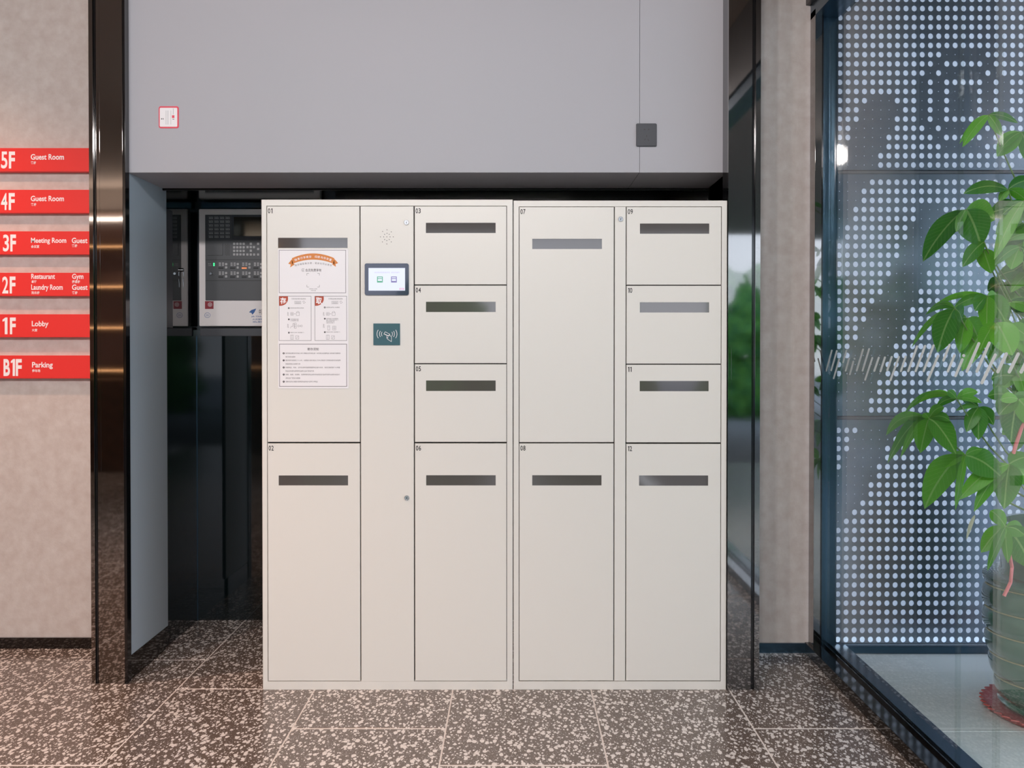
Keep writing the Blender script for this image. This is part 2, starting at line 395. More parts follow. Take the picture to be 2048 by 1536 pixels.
# grey wall above the niche in two boards with a fine vertical joint, and its reveals
zl = wz(345, YWF)
xs = wx(1279.5, YWF, 170)
wb = MB()
wb.box(XrevL-.06, xs-.0007, YWF, YWB, zl, ZC, grey_wall, .0008)
wallb = wb.build('wall_back', kind='structure')
wp = MB(); wp.box(xs+.0007, XrevR+.02, YWF+.0006, YWB, zl, ZC, grey_wall, .0008); wp.build('wall_board', wallb)
wp = MB(); wp.box(XrevL-.14, XrevL, YWF, YWB+.05, 0.10, zl, mat('daylight_tinted_paint', (176, 190, 200), .5), .0008); wp.build('left_reveal', wallb)  # same grey paint; cool daylight from the right is tinted into its colour
wp = MB(); wp.box(XrevR, XrevR+.02, YWF, YWB, 0, zl, darkbrown); wp.build('right_reveal', wallb)
wp = MB(); wp.box(XrevL-.12, XrevL+.001, YWF-.002, YWB+.01, 0, .10, skirt); wp.build('baseboard_niche', kind='structure')
# niche shell
XN0 = wx(322, YWB, 700); XN1 = XrevR+.02
nb = MB(); nb.box(XN0-.02, XN1, YNB, YNB+.05, 0, wz(660, YNB), blackglass); nb.box(XN0-.02, XN1, YNB+.03, YNB+.08, wz(660, YNB), 2.3, blackmetal)
nb.build('wall_niche_back', kind='structure')
ns = MB(); ns.box(XN0-.1, XN0, YWB+.012, YNB+.03, 0, 2.2, blackglass); side = ns.build('wall_niche_left', kind='structure')
ns = MB(); ns.box(XN1, XN1+.05, YWB, YNB+.05, 0, 2.3, blackmetal); ns.build('wall_niche_right', kind='structure')
ns = MB(); ns.box(XN0-.02, XN1, YWB, YNB+.05, wz(378, YWB)+.0, zl+.2, blackmetal); ns.build('trim_3', kind='structure')
# dark door-frame edge around niche mouth
b = MB(); b.box(XN0-.004, XN0+.006, YWB, YWB+.012, 0, wz(380, YWB), darkbrown); b.box(XN0, XN1, YWB, YWB+.012, wz(380, YWB)-.001, wz(377, YWB), darkbrown)
b.build('trim_4', kind='structure')
# glass seams in side and back
b = MB(); b.box(XN0-.001, XN0+.003, YNB-.004, YNB, 0, wz(672, YNB), steel); b.build('corner_strip', side)
# upper shelf grey bar & lower rail of the cabinet recess
b = MB()
b.box(XN0+.02, wx(556, 4.75), 4.72, 4.78, wz(389, 4.75), wz(380, 4.75), graphite, .002)
b.build('trim_5', kind='structure')
b = MB(); b.box(wx(398, 5.0), XN1-.01, YNB-.012, YNB+.03, wz(672, YNB), wz(654, YNB), graphite, .002); b.box(wx(400, 5.0), XN1-.01, YNB, YNB+.03, wz(416, YNB), wz(402, YNB), steel)
b.build('trim_6', kind='structure')
# side panel detail: pale metal strip on the dark side wall with frame
b = MB(); b.box(XN0, XN0+.003, YWB+.03, YWB+.15, wz(655, 4.6), wz(418, 4.6), graphite); b.build('side_strip', side)

# beige walls
b = MB(); b.box(XL, XrevL-.13, YBL, YBL+.3, 0, ZC, beige); b.build('wall_left_back', kind='structure')
b = MB(); b.box(XL, wx(181, 4.07)+.02, YBL-.012, YBL+.01, 0, wz(1276, YBL-.012), skirt, .0015); b.build('baseboard_left', kind='structure')
xr1 = 1.325
b = MB(); b.box(wx(1508, 4.0)-.02, xr1, YBR, YBR+.3, 0, ZC, beige); b.build('wall_right_back', kind='structure')
b = MB(); b.box(wx(1508, 4.0)-.02, XR+.005, YBR-.012, YBR+.01, 0, wz(1287, YBR-.012), steel, .0015); b.box(wx(1508, 4.0)-.02, XR, YBR-.016, YBR-.004, 0, .006, chrome); b.build('baseboard_right', kind='structure')

# pillars
def pillar(name, bands, Yf, Yb):
    """bands: (x0, x1, inset, material) in pixels on the front plane"""
    x0 = bands[0][0]; x1 = bands[-1][1]
    e = empty(name, (wx((x0+x1)/2, Yf), (Yf+Yb)/2, 0), kind='structure')
    c = MB(); c.box(wx(x0, Yf)+.003, wx(x1, Yf)-.003, Yf+.014, Yb, 0, ZC, blackmetal); c.build('core', e)
    for (a, bb, ins, m, nm) in bands:
        q = MB(); q.box(wx(a, Yf)+.0004, wx(bb, Yf)-.0004, Yf+ins, Yf+.02 if ins < .015 else Yf+ins+.01, 0, ZC, m, .0006); q.build(nm, e)
    return e
pillar('trim_1', [(179.5, 188, 0, mirror, 'edge_strip'), (188, 191.5, .008, blackmetal, 'groove'), (191.5, 199, .012, mirror, 'edge_strip'), (199, 239.5, .010, mirror, 'mirror_panel'), (239.5, 247, .0, mirror, 'edge_strip'), (247, 252, .001, blackmetal, 'edge_strip')], 4.065, YWF)
b = MB(); b.box(wx(247, 4.07), XrevL+.0005, 4.07, YWF+.01, 0, ZC, blackmetal); b.build('trim_2', kind='structure')
pillar('trim_7', [(1456, 1463, .002, mirror, 'edge_strip'), (1463, 1504, .006, mirror, 'mirror_panel'), (1504, 1510, .012, blackmetal, 'groove'), (1510, 1520.5, 0, mirror, 'edge_strip')], 3.99, YWF)
b = MB(); b.box(XrevR, wx(1518, 3.99)-.003, YWF, YBR, 0, ZC, blackmetal); b.build('trim_10', kind='structure')

# ------------------------------------------------------------------ glass wall on the right
gw_z1 = 2.83
b = MB()
b.box(XR, 1.40, .6, YPS, 0, .05, skirt, .001); b.build('kerb_inner', kind='structure').name = 'trim_8'
b = MB(); b.box(1.40, 1.485, .6, YPS, 0, .042, steel, .002); b.build('trim_9', kind='structure')
e = empty('window_1', (XG, 3, .05), kind='structure')
def gpane(y0, y1, x):
    q = MB(); q.box(x-.005, x+.005, y0, y1, .045, gw_z1+.02, glass_m)
    return q.build('glass_pane', e)
ya = onX(1922, 700, XG).y; yb = onX(1992, 700, XG).y
gpane(ya-.0, 4.40, XG); gpane(.8, yb, XG); gpane(yb+.01, ya+.06, XG+.018)
b = MB(); b.box(1.318, 1.347, 4.395, 4.47, .05, gw_z1+.03, mirror, .001); b.box(1.347, 1.355, 4.40, 4.47, .05, gw_z1, blackmetal); b.box(1.355, 1.43, 4.43, 4.47, .05, gw_z1, steel, .001)
b.box(1.372, 1.376, .8, 4.43, .05, .062, blackmetal); b.box(1.394, 1.398, .8, 4.43, .05, .062, steel)
b.build('window_frame', e)
b = MB(); b.box(1.318, 1.43, .6, 4.47, gw_z1, gw_z1+.07, steel, .001); b.build('header_rail', e)
b = MB(); b.box(1.30, 1.45, .6, YBR+.3, gw_z1+.07, ZC, darkbrown); b.build('wall_right', kind='structure')
# frosted strokes on the glass
b = MB()
S = [(118,105,62,310,16),(168,110,112,305,16),(192,195,137,385,16),(265,105,232,225,16),(293,185,257,308,17),(335,215,300,345,18),(432,95,368,308,18),(493,90,427,308,18),(525,180,453,400,18),(590,178,545,310,20),(652,175,607,315,20),(720,170,675,305,20),(792,170,707,405,20),(860,168,812,312,20),(975,65,885,312,22),(1055,60,960,312,22),(1140,55,1040,312,22),(1185,160,1080,410,24),(1300,50,1240,205,24),(1350,155,1283,315,24),(1430,195,1360,360,26),(1595,35,1475,315,30),(1700,30,1575,315,30),(1760,150,1625,430,32),(1870,140,1785,318,34),(1990,140,1900,320,34),(2110,140,2020,320,36),(2240,10,2120,325,38),(2370,5,2245,325,38),(2500,140,2380,430,40)]
def stroke(pts):
    b.poly([onX(1640+p[0]/5.02, 680+p[1]/5.02, XG-.0058) for p in pts], decal)
for xt, yt, xb, yb_, wd in S:
    d = Vector((xb-xt, yb_-yt)).normalized(); n = Vector((-d.y, d.x)); r = wd/2
    T = Vector((xt, yt)); B = Vector((xb, yb_)); pts = []
    for k in range(7): a = math.pi*k/6; pts.append(T+n*r*math.cos(a)-d*r*math.sin(a))
    for k in range(7): a = math.pi*k/6; pts.append(B-n*r*math.cos(a)+d*r*math.sin(a))
    stroke(pts)
for cx, cy, r in ((347, 188, 10), (1443, 157, 16)):
    stroke([(cx+r*math.cos(k*math.pi/6), cy+r*math.sin(k*math.pi/6)) for k in range(12)])
b.build('decal_stroke', e)

# ------------------------------------------------------------------ perforated screen outside
big, sml = [], []
def cols(rowspec):  # list of column indexes that are small
    return set(rowspec)
R = lambda a, b_: list(range(a, b_+1))
blk1 = {6: R(13, 17), 7: [12, 18], 8: [11]+R(13, 17)+[19], 9: [10, 12, 18, 20], 10: [10, 12, 14, 15, 16, 18, 20],
        11: R(4, 6)+[10, 12, 14, 15, 16, 18, 20], 12: R(3, 7)+[10, 12, 14, 15, 16, 18, 20], 13: R(3, 6)+[10, 12, 18, 20],
        14: R(2, 6)+[11]+R(13, 17)+[19], 15: R(2, 5)+[12, 18], 16: R(1, 5)+R(13, 17), 17: R(1, 4), 18: R(0, 4)+R(22, 26)}
blk2 = {0: R(0, 3)+R(21, 25), 1: R(0, 2)+R(20, 24), 2: R(0, 2)+R(20, 24), 3: R(0, 1)+R(10, 12)+R(19, 23), 4: R(0, 1)+R(10, 12)+R(18, 23), 5: [0]+R(9, 12), 6: [0]+R(9, 12), 7: R(8, 12),
        8: R(8, 11), 9: R(7, 11), 10: R(7, 10)+[17], 11: R(6, 10), 12: R(6, 9), 13: R(5, 9), 14: R(4, 8), 15: R(4, 8), 16: R(3, 7), 17: R(3, 7),
        18: R(2, 6), 19: R(2, 6), 20: R(1, 5), 21: R(1, 5), 22: R(0, 4), 23: R(0, 4), 24: R(0, 3), 25: R(0, 3)}
blk3 = {0: R(3, 7), 1: R(2, 6), 2: R(2, 5), 3: R(1, 5), 4: R(1, 4), 5: R(0, 4), 6: R(0, 3), 7: R(0, 3), 8: R(0, 2), 9: R(0, 1), 10: [0]}
ps = empty('perforated_screen', (2.2, YPS, .1), 'tall dark metal screen perforated with white round dots outside the glass wall', 'screen')
px_ = .0368; NC = 48; xc0 = wx(1679, YPS, 400)
def perf(zr0, pz, nrow, spec, ztop, zbot, rowoff=0):
    b = MB(); th = .004; N = 12
    x_l = 1.405; x_r = xc0+px_*(NC-.5)
    # cells
    vs = []; fs = []
    for r in range(nrow):
        zc = zr0-r*pz; small = spec.get(r-rowoff, [])
        for c in range(NC):
            xc = xc0+c*px_; hx, hz = px_/2, pz/2
            rx, rz = (.0021, .0024) if c in small else (.0117, .0131)
            o = len(vs)
            sq = [(1, 0), (1, .577), (1, 1) , (0, 1), (-1, 1), (-1, .577), (-1, 0), (-1, -.577), (-1, -1), (0, -1), (1, -1), (1, -.577)]
            angs = [0, 30, 55, 90, 125, 150, 180, 210, 235, 270, 305, 330]
            for (sx, sz) in sq: vs.append((xc+sx*hx, 0, zc+sz*hz))
            for a in angs: vs.append((xc+rx*math.cos(math.radians(a)), 0, zc+rz*math.sin(math.radians(a))))
            for a in angs: vs.append((xc+rx*math.cos(math.radians(a)), th, zc+rz*math.sin(math.radians(a))))
            for k in range(N):
                k2 = (k+1) % N
                fs.append((o+k, o+12+k, o+12+k2, o+k2)); fs.append((o+12+k, o+24+k, o+24+k2, o+12+k2))
    b.mesh([(v[0], YPS+v[1], v[2]) for v in vs], fs, perf_m)
    zt, zb = zr0+pz/2, zr0-(nrow-1)*pz-pz/2; xa = xc0-px_/2
    for q in ((xa, x_r, zt, ztop), (xa, x_r, zbot, zb), (x_l, xa, zbot, ztop)):
        if q[3]-q[2] > 1e-4: b.poly([(q[0], YPS, q[2]), (q[0], YPS, q[3]), (q[1], YPS, q[3]), (q[1], YPS, q[2])][::-1], perf_m)
    # folded lips at top and bottom edge
    b.box(x_l, x_r, YPS, YPS+.03, ztop-.002, ztop, perf_m); b.box(x_l, x_r, YPS, YPS+.03, zbot, zbot+.002, perf_m)
    b.build('perforated_panel', ps)
    return x_r
z_r0 = wz(-1.5, YPS); pz1 = (wz(-1.5, YPS)-wz(330, YPS))/18
perf(z_r0+5*pz1, pz1, 24, blk1, z_r0+5.9*pz1, wz(341, YPS), 5)
pz2 = (wz(364.3, YPS)-wz(820, YPS))/25
perf(wz(364.3, YPS), pz2, 26, blk2, wz(347, YPS), wz(832.5, YPS))
pz3 = (wz(860.7, YPS)-wz(1279, YPS))/23
XE = perf(wz(860.7, YPS), pz3, 24, blk3, wz(838.5, YPS), wz(1288, YPS))
b = MB(); b.box(1.405, XE, YPS+.02, YPS+.05, wz(341, YPS), wz(347, YPS), black_pl); b.build('joint_rail', ps); b = MB(); b.box(1.405, XE, YPS+.02, YPS+.05, wz(832.5, YPS), wz(838.5, YPS), black_pl); b.build('joint_rail', ps)
b = MB(); b.box(1.405, XE, YPS+.008, YPS+.012, .08, z_r0+6*pz1, milky); b.build('backing_board', ps)
b = MB(); b.box(1.405, XE, YPS-.02, YPS+.05, 0, wz(1290, YPS), steel, .002); b.build('base_rail', ps)

# exterior paving
b = MB(); b.box(1.485, 6, -4, 8, -.1, -.002, mat('paving_joint', (222, 226, 226), .9)); ext = b.build('floor_outside', kind='structure')
yy = 3.56-.67*8; 
for r in range(9):
    y0 = yy+r*.67
    for c in range(4):
        if y0+.67 > -2 and y0 < 4.6:
            tile(1.487+c*1.12, 1.487+(c+1)*1.12, y0, min(y0+.67, 4.52), stone_ext, 'paving_slab', ext, .0015)
b = MB(); b.box(-30, 30, -40, -4.0, -.1, -.003, asphalt); b.box(6, 30, -4, 12, -.1, -.003, asphalt); b.build('ground', kind='structure')
b = MB(); b.box(XL-.2, XL, -4, 5.3, 0, ZC, beige); b.build('wall_left', kind='structure')
b = MB(); b.box(XL, -2.6, -4.2, -4.0, 0, ZC, ceil_m); b.build('wall_front', kind='structure')

# ================================================================== LOCKERS
ZB = .012    # underside of the lockers
def rectw(x0, x1, y0, y1, Y=YL): return wx(x0, Y), wx(x1, Y), wz(y1, Y), wz(y0, Y)
def locker(label, x0, x1, ytop, ybot, ox0, ox1, oy0, oy1, inner):
    X0_, X1_, Z0, Z1 = rectw(x0, x1, ytop, ybot)
    e = empty('locker_cabinet', ((X0_+X1_)/2, YL+.22, 0), label, 'locker')
    b = MB(); h = rectw(ox0, ox1, oy0, oy1)
    plate(b, X0_, X1_, Z0, Z1, YL, .46, locker_m, h, .0018, .03)
    b.box(h[0], h[1], YL+.022, YL+.03, h[2], h[3], gap_m)      # dark interior behind the doors' gaps
    b.poly([(X0_, YL+.46, Z0), (X0_, YL+.46, Z1), (X1_, YL+.46, Z1), (X1_, YL+.46, Z0)], locker_m)
    b.build('carcass', e)
    for fx in (X0_+.05, X1_-.05):
        for fy in (YL+.04, YL+.42):
            q = MB(); q.lathe([(.018, 0), (.018, .006), (.008, .007), (.008, Z0+.001)], black_pl, (fx, fy, 0), 14); q.build('foot', e, True)
    b = MB(); b.box(X0_+.012, X1_-.012, YL+.03, YL+.06, .002, Z0, black_pl); b.build('plinth', e)
    return e
LA = locker('cream steel locker on the left with touchscreen and poster, doors 01 to 06', 523.5, 1025.5, 399, 1381.5, 533.5, 1014, 411.5, 1363, None)
LB = locker('cream steel locker on the right beside the pillar, doors 07 to 12', 1027, 1453.8, 401, 1380, 1037.5, 1443, 413, 1363, None)
def door(parent, num, x0, x1, y0, y1, win):
    X0_, X1_, Z0, Z1 = rectw(x0, x1, y0, y1); h = rectw(win[0], win[1], win[2], win[3])
    b = MB(); plate(b, X0_, X1_, Z0, Z1, YL+.0005, .018, locker_m, h, .0014, .003); d = b.build('door', parent)
    b = MB(); b.box(h[0]-.004, h[1]+.004, YL+.003, YL+.005, h[2]-.004, h[3]+.004, strip_m); b.build('viewing_window', d)
    b = MB(); cx_ = x0+2.2
    for ch in num:
        cw = 4.6 if ch != '1' else 2.9; cx_ += 0 if ch != '1' else .7
        if ch == '1': put_one(b, cx_, cx_+cw, y0+4.2, y0+14.2, YL+.0001, black_ink, 700, .56); cx_ += cw+.9
        else: put_text(b, ch, cx_, cx_+cw, y0+4.2, y0+14.2, YL+.0001, black_ink, 0.014, 4, xref=700); cx_ += cw+.9
    b.build('door_number', d)
    return d
D = [(LA, '01', 534.5, 719.3, 412.5, 884, (556.5, 695.5, 475.5, 496)), (LA, '02', 534.5, 719.3, 887, 1362, (556.5, 695.5, 951, 971)),
     (LA, '03', 829.5, 1013, 412.5, 569, (852, 991.3, 445.5, 466)), (LA, '04', 829.5, 1013, 571, 726.5, (852, 991.3, 603.5, 624)),
     (LA, '05', 829.5, 1013, 728.5, 884, (852, 991.3, 761, 782)), (LA, '06', 829.5, 1013, 887, 1362, (852, 991.3, 950.5, 971)),
     (LB, '07', 1038.7, 1227.5, 414, 884.5, (1064.5, 1203.7, 477.5, 498)), (LB, '08', 1038.7, 1227.5, 887, 1361.5, (1064.5, 1203.3, 950.5, 971)),
     (LB, '09', 1253, 1441.8, 414, 569.5, (1279.5, 1418, 447, 467.5)), (LB, '10', 1253, 1441.8, 571.5, 727.5, (1279.5, 1418, 604.5, 625)),
     (LB, '11', 1253, 1441.8, 729.5, 885, (1279.5, 1417.5, 762, 782.5)), (LB, '12', 1253, 1441.8, 888, 1361.5, (1278.5, 1417, 951, 971.5))]
for a in D: door(*a)
# latch gaps at door corners
# control column of left locker
X0_, X1_, Z0, Z1 = rectw(721.3, 827.3, 412.5, 1363)
b = MB(); plate(b, X0_, X1_, Z0, Z1, YL+.0005, .018, locker_m); panel = b.build('control_panel', LA)
X0_, X1_, Z0, Z1 = rectw(1229.3, 1251.3, 413.5, 1362)
b = MB(); plate(b, X0_, X1_, Z0, Z1, YL+.0005, .018, locker_m); post = b.build('centre_post', LB)
def lock(px, py, parent):
    x, z = wx(px, YL), wz(py, YL); b = MB()
    b.lathe([(.0105, 0), (.0105, -.003), (.009, -.0055), (.0075, -.0055), (.0072, -.004), (.0001, -.004)], chrome, (x, YL, z), 20, 'y')
    b.box(x-.001, x+.001, YL-.0046, YL-.004, z-.005, z+.002, black_ink); b.box(x-.0025, x+.0025, YL-.0046, YL-.004, z+.001, z+.0022, black_ink)
    b.build('cam_lock', parent, True)
lock(813.3, 445, panel); lock(813.3, 995.5, panel); lock(1240.8, 438.3, post)
b = MB()
for (hx, hy) in [(261,287),(219,302),(302,306),(261,320),(238,330),(282,330),(198,354),(229,354),(259,354),(290,354),(321,354),(238,379),(282,379),(259,390),(217,402),(302,402),(259,422)]:
    pdisc(b, 720+hx/4.8, 400+hy/4.8, .85, YL+.0002, gap_m, 8, 700)
b.build('speaker_holes', panel)
# touchscreen
def rrect(x0, x1, y0, y1, r, n=5):
    out = []
    for cx, cy, a0 in ((x1-r, y0+r, -90), (x1-r, y1-r, 0), (x0+r, y1-r, 90), (x0+r, y0+r, 180)):
        for k in range(n+1):
            a = math.radians(a0+90*k/n); out.append((cx+r*math.cos(a), cy+r*math.sin(a)))
    return out
def extr(mb, pts, Y, Yb, m, xref=None):
    f = [(wx(a, YL if Y > 3.9 and Y < 4.02 else Y, xref or c), Y, wz(c, YL if Y > 3.9 and Y < 4.02 else Y)) for a, c in pts]; g = [(p[0], Yb, p[2]) for p in f]
    mb.poly(f[::-1], m)
    for i in range(len(f)): j = (i+1) % len(f); mb.poly([f[i], f[j], g[j], g[i]], m)
b = MB(); extr(b, rrect(730, 818, 527, 590.5, 4), YL-.006, YL+.001, bezel_m, 700); ts = b.build('touchscreen', panel)
b = MB(); YS = YL-.0063
prect(b, 737.3, 810.3, 536, 581.3, YS, screen_m, 700); YS2 = YS-.0003
put_text(b, '欢迎使用智能寄存柜  请选择操作', 749, 799.5, 543.5, 546.5, YS2, scr_grey, 0, 1, xref=700)
for cx, m in ((760, scr_green), (788, scr_purple)):
    pframe(b, cx-5.7, cx+5.8, 553, 565, 1.6, YS2, m, 700); prect(b, cx-4.1, cx+4, 556.5, 558, YS2, m, 700); prect(b, cx-4.1, cx+4, 562, 564, YS2, m, 700)
pframe(b, 799, 808, 576, 579.5, .7, YS2, scr_red, 700)
b.build('display', panel)
b = MB(); extr(b, [(747, 647), (800.3, 647), (800.3, 690.3), (747, 690.3)], YL-.004, YL+.001, teal, 700); b.build('card_reader', panel)
b = MB(); YS = YL-.0043
def arc(cx, cy, r, a0, a1, wd):
    n = 8
    for k in range(n):
        p = [math.radians(a0+(a1-a0)*t/n) for t in (k, k+1)]
        pline(b, cx+r*math.cos(p[0]), cy+r*math.sin(p[0]), cx+r*math.cos(p[1]), cy+r*math.sin(p[1]), wd, YS, white_ink, 700)
for r, c in ((14, 768), (10, 769), (7, 770)):
    arc(c, 668, r, 180-36, 180+36, .9); arc(2*774-c, 668, r, -36, 36, .9)
def P7(l, wd=.8):
    for i in range(len(l)-1): pline(b, l[i][0], l[i][1], l[i+1][0], l[i+1][1], wd, YS, white_ink, 700)
P7([(767.6, 668), (770.5, 663.6), (780, 668.5), (777.3, 672.6), (767.6, 668)]); P7([(770, 668), (776, 671)], .7)
P7([(776, 671), (779, 669.5), (783, 674), (783, 683.5), (777, 679.5), (774, 677), (773.5, 672.5)]); P7([(774, 674), (776.5, 676)])
b.build('card_symbol', panel)

# poster on door 01
YP = YL-.0012
po = empty('instruction_poster', (wx(626, YL), YP, wz(777, YL)), 'white poster with orange banner printed in Chinese, stuck on door 01', 'poster')
b = MB(); X0_, X1_, Z0, Z1 = rectw(556.3, 697, 498.3, 777); plate(b, X0_, X1_, Z0, Z1, YP, .0009, paper, None, .0002); b.build('sheet', po)
b = MB(); Q = YP-.0002
pp = lambda x, y: (540+x/4.655, 460+y/4.655)     # poster close-up coordinates
def fr(x0, x1, y0, y1, wd):
    a = pp(x0, y0); c = pp(x1, y1); pframe(b, a[0], c[0], a[1], c[1], wd, Q, grey_ink, 700)
fr(86, 708, 186, 587, .8); fr(84, 385, 615, 1031, .7); fr(417, 716, 615, 1031, .7); fr(86, 716, 1060, 1458, 1.0)
def tx(s, x0, x1, y0, y1, m=grey_ink, bold=0, res=2, q=0, rot=0):
    a = pp(x0, y0); c = pp(x1, y1); put_text(b, s, a[0], c[0], a[1], c[1], Q-q, m, bold, res, xref=700, rot=rot)
# banner arc
def bpoint(t, off):   # t 0..1 along the ribbon, off = vertical offset
    x = 207+t*(600-207); y = 262-44*(1-((t-.5)*2)**2)
    return pp(x, y+off)
n = 14
for k in range(n):
    t0, t1 = k/n, (k+1)/n
    ppoly(b, [bpoint(t0, 0), bpoint(t0, 58-6*abs(t0-.5)), bpoint(t1, 58-6*abs(t1-.5)), bpoint(t1, 0)], Q, orange, 700)
for pts in ([(205, 272), (172, 314), (196, 320), (190, 348), (232, 320), (218, 312)], [(602, 270), (636, 308), (612, 318), (615, 343), (578, 318), (590, 312)]):
    ppoly(b, [pp(*p) for p in pts], Q, orange, 700)
bt = '随享行李寄存 归家与你安置'
for i, ch in enumerate(bt):
    t = .09+.82*i/(len(bt)-1)
    if ch == ' ': continue
    x = 207+t*393; y = 262-44*(1-((t-.5)*2)**2)+30; tx(ch, x-11, x+11, y-11, y+11, white_ink, .01, 3, .0002, rot=(t-.5)*.75)
l2 = '随存随取真方便，退房也可以寄存'
for i, ch in enumerate(l2):
    t = .09+.83*i/(len(l2)-1)
    x = 207+t*393; y = 262-30*(1-((t-.5)*2)**2)+76; tx(ch, x-9, x+9, y-9, y+9, grey_ink, 0, 2, 0, rot=(t-.5)*.6) if ch != '，' else tx(ch, x-3, x, y+3, y+8)
tx('会员免费享有', 331, 480, 360, 388, grey_ink, .01, 3)
a = pp(310, 373); 
for r in (14,):
    for k in range(12):
        p, q2 = [math.radians(40+290*t/12) for t in (k, k+1)]
        pline(b, a[0]+3*math.cos(p), a[1]+3*math.sin(p), a[0]+3*math.cos(q2), a[1]+3*math.sin(q2), .5, Q, grey_ink, 700)
tx('会', 303, 318, 366, 382)
for (cx, cy, sx, sy) in ((345, 404, 1, 1), (462, 404, -1, 1), (345, 531, 1, -1), (462, 531, -1, -1)):
    p = pp(cx, cy); pline(b, p[0], p[1], p[0]+4.2*sx, p[1], .6, Q, grey_ink, 700); pline(b, p[0], p[1], p[0], p[1]+4.2*sy, .6, Q, grey_ink, 700)
tx('扫码加入会员', 366, 440, 543, 553); tx('尽享优惠', 382, 428, 560, 569)
# the two step cards
for ox, ch, ttl in ((0, '存', '行李存放流程 轻松寄存'), (333, '取', '行李取出流程 轻松取物')):
    c0 = pp(86+ox, 616); pts = [c0]
    cx, cy = pp(100+ox, 640); 
    pts = [c0, pp(86+ox, 702)]
    for k in range(9):
        a_ = math.radians(100-95*k/8); pts.append((pp(96+ox, 0)[0]+15.8*math.cos(a_)*1.0, pp(0, 640)[1]+14.2*math.sin(a_)))
    pts.append(pp(168+ox, 616)); ppoly(b, pts, Q, rust, 700)
    tx(ch, 96+ox, 152+ox, 628, 690, white_ink, .03, 4, .0002)
    tx(ttl, 200+ox+(12 if ox else 0), 335+ox+(8 if ox else 0), 634, 648)
    fx = 230+ox+(12 if ox else 0)
    p0 = pp(fx, 662); p1 = pp(fx+60, 688); pframe(b, p0[0], p1[0], p0[1], p1[1], .35, Q, grey_ink, 700)
    pa = pp(fx+6, 671); pb = pp(fx+54, 671); pline(b, *pa, *pb, .5, Q, grey_ink, 700); pa = pp(fx+6, 680); pb = pp(fx+54, 680); pline(b, *pa, *pb, .6, Q, black_ink, 700)
    P = [pp(fx+76, 664), pp(fx+88, 660), pp(fx+100, 676), pp(fx+84, 684), pp(fx+76, 664)]
    for i in range(4): pline(b, *P[i], *P[i+1], .4, Q, grey_ink, 700)
    for (yy_, num, lines) in ((727-(6 if ox else 0), '1', ['选择存放或取出按钮' if not ox else '选择取出按钮 点击确定']), (832-(6 if ox else 0), '2', ['大件选择大柜', '小件选择小柜'] if not ox else ['选择刷卡或密码', '输入密码自动开门', '取出全部行李', '请关好柜门']), (956-(5 if ox else 0), '3', ['放好行李 关闭柜门' if not ox else '取出行李 关闭柜门'])):
        cx_ = 176+ox+(2 if ox else 0); p = pp(cx_, yy_); pdisc(b, p[0], p[1], 1.8, Q, black_ink, 12, 700)
        tx(num, cx_-2, cx_+2, yy_-4, yy_+4, white_ink, .02, 1, .0002)
        for i, s in enumerate(lines):
            wdt = 125 if len(s) > 8 else 76 if len(s) < 7 else 110
            tx(s, cx_+14, cx_+14+wdt, yy_-6+i*13, yy_+4+i*13, grey_ink, .005, 1)
    # line drawings of boxes, hands and doors
    def sk(l, wd=.4):
        l = [pp(x+ox, y) for x, y in l]
        for i in range(len(l)-1): pline(b, *l[i], *l[i+1], wd, Q, grey_ink, 700)
    def bx(x, y, w_, h_): sk([(x, y), (x+w_, y), (x+w_, y+h_), (x, y+h_), (x, y)])
    bx(193, 768, 26, 26); sk([(206, 768), (206, 794)]); sk([(193, 781), (219, 781)]); sk([(226, 781), (238, 781)], .6); bx(246, 770, 28, 26); sk([(246, 770), (254, 758), (268, 758), (274, 770)])
    sk([(165, 765), (172, 772), (168, 780), (174, 796), (164, 796), (165, 765)])
    sk([(165, 875), (172, 882), (168, 892), (174, 908), (164, 908), (165, 875)])
    if not ox:
        sk([(190, 915), (200, 895), (212, 900), (214, 870), (224, 868), (226, 912)]); bx(228, 866, 16, 50); sk([(228, 882), (244, 882)]); sk([(228, 898), (244, 898)])
        bx(258, 886, 14, 14); sk([(276, 894), (284, 894)], .6); bx(286, 886, 14, 14)
    else:
        bx(205, 888, 18, 44); sk([(205, 900), (223, 900)]); bx(250, 895, 30, 36); sk([(250, 913), (280, 913)]); sk([(265, 895), (265, 931)])
    bx(192, 978, 26, 40); sk([(205, 978), (205, 1018)]); bx(240, 984, 28, 32); sk([(246, 1010), (262, 990)])
tx('寄存须知', 348, 453, 1096, 1122, grey_ink, .012, 3)
L5 = [(1148, '柜内物品寄存时间以小时计算超过时间后请一次性取出全部物品 如有疑问请联系', 656), (1181, '我们的前台服务', 236), (1214, '寄存柜每次限用三十小时，如需延长请与前台工作人员联系行李寄存超时将收取费', 656), (1247, '用直至取出全部行李', 282),
      (1280, '贵重物品，现金，证件及易碎易腐等重要物品请勿存放，请您妥善保管个人贵重', 650), (1313, '物品如有遗失损坏责任由物主自行承担负责', 408), (1346, '易燃，易爆，有毒物，违禁物等危险品请勿存放若因此造成的损失由寄存者自行', 650), (1379, '承担法律责任与赔偿', 280), (1412, '请寄存后务必保管好取物密码以免他人冒领行李物品', 442)]
for i, (y, s, x1) in enumerate(L5):
    tx(s, 144, x1, y-7, y+7, grey_ink, .004, 1)
    if i % 2 == 0: p = pp(127, y); pdisc(b, p[0], p[1], 2.0, Q, black_ink, 12, 700); tx(str(i//2+1), 125, 129, y-4, y+4, white_ink, .02, 1, .0002)
b.build('print', po)

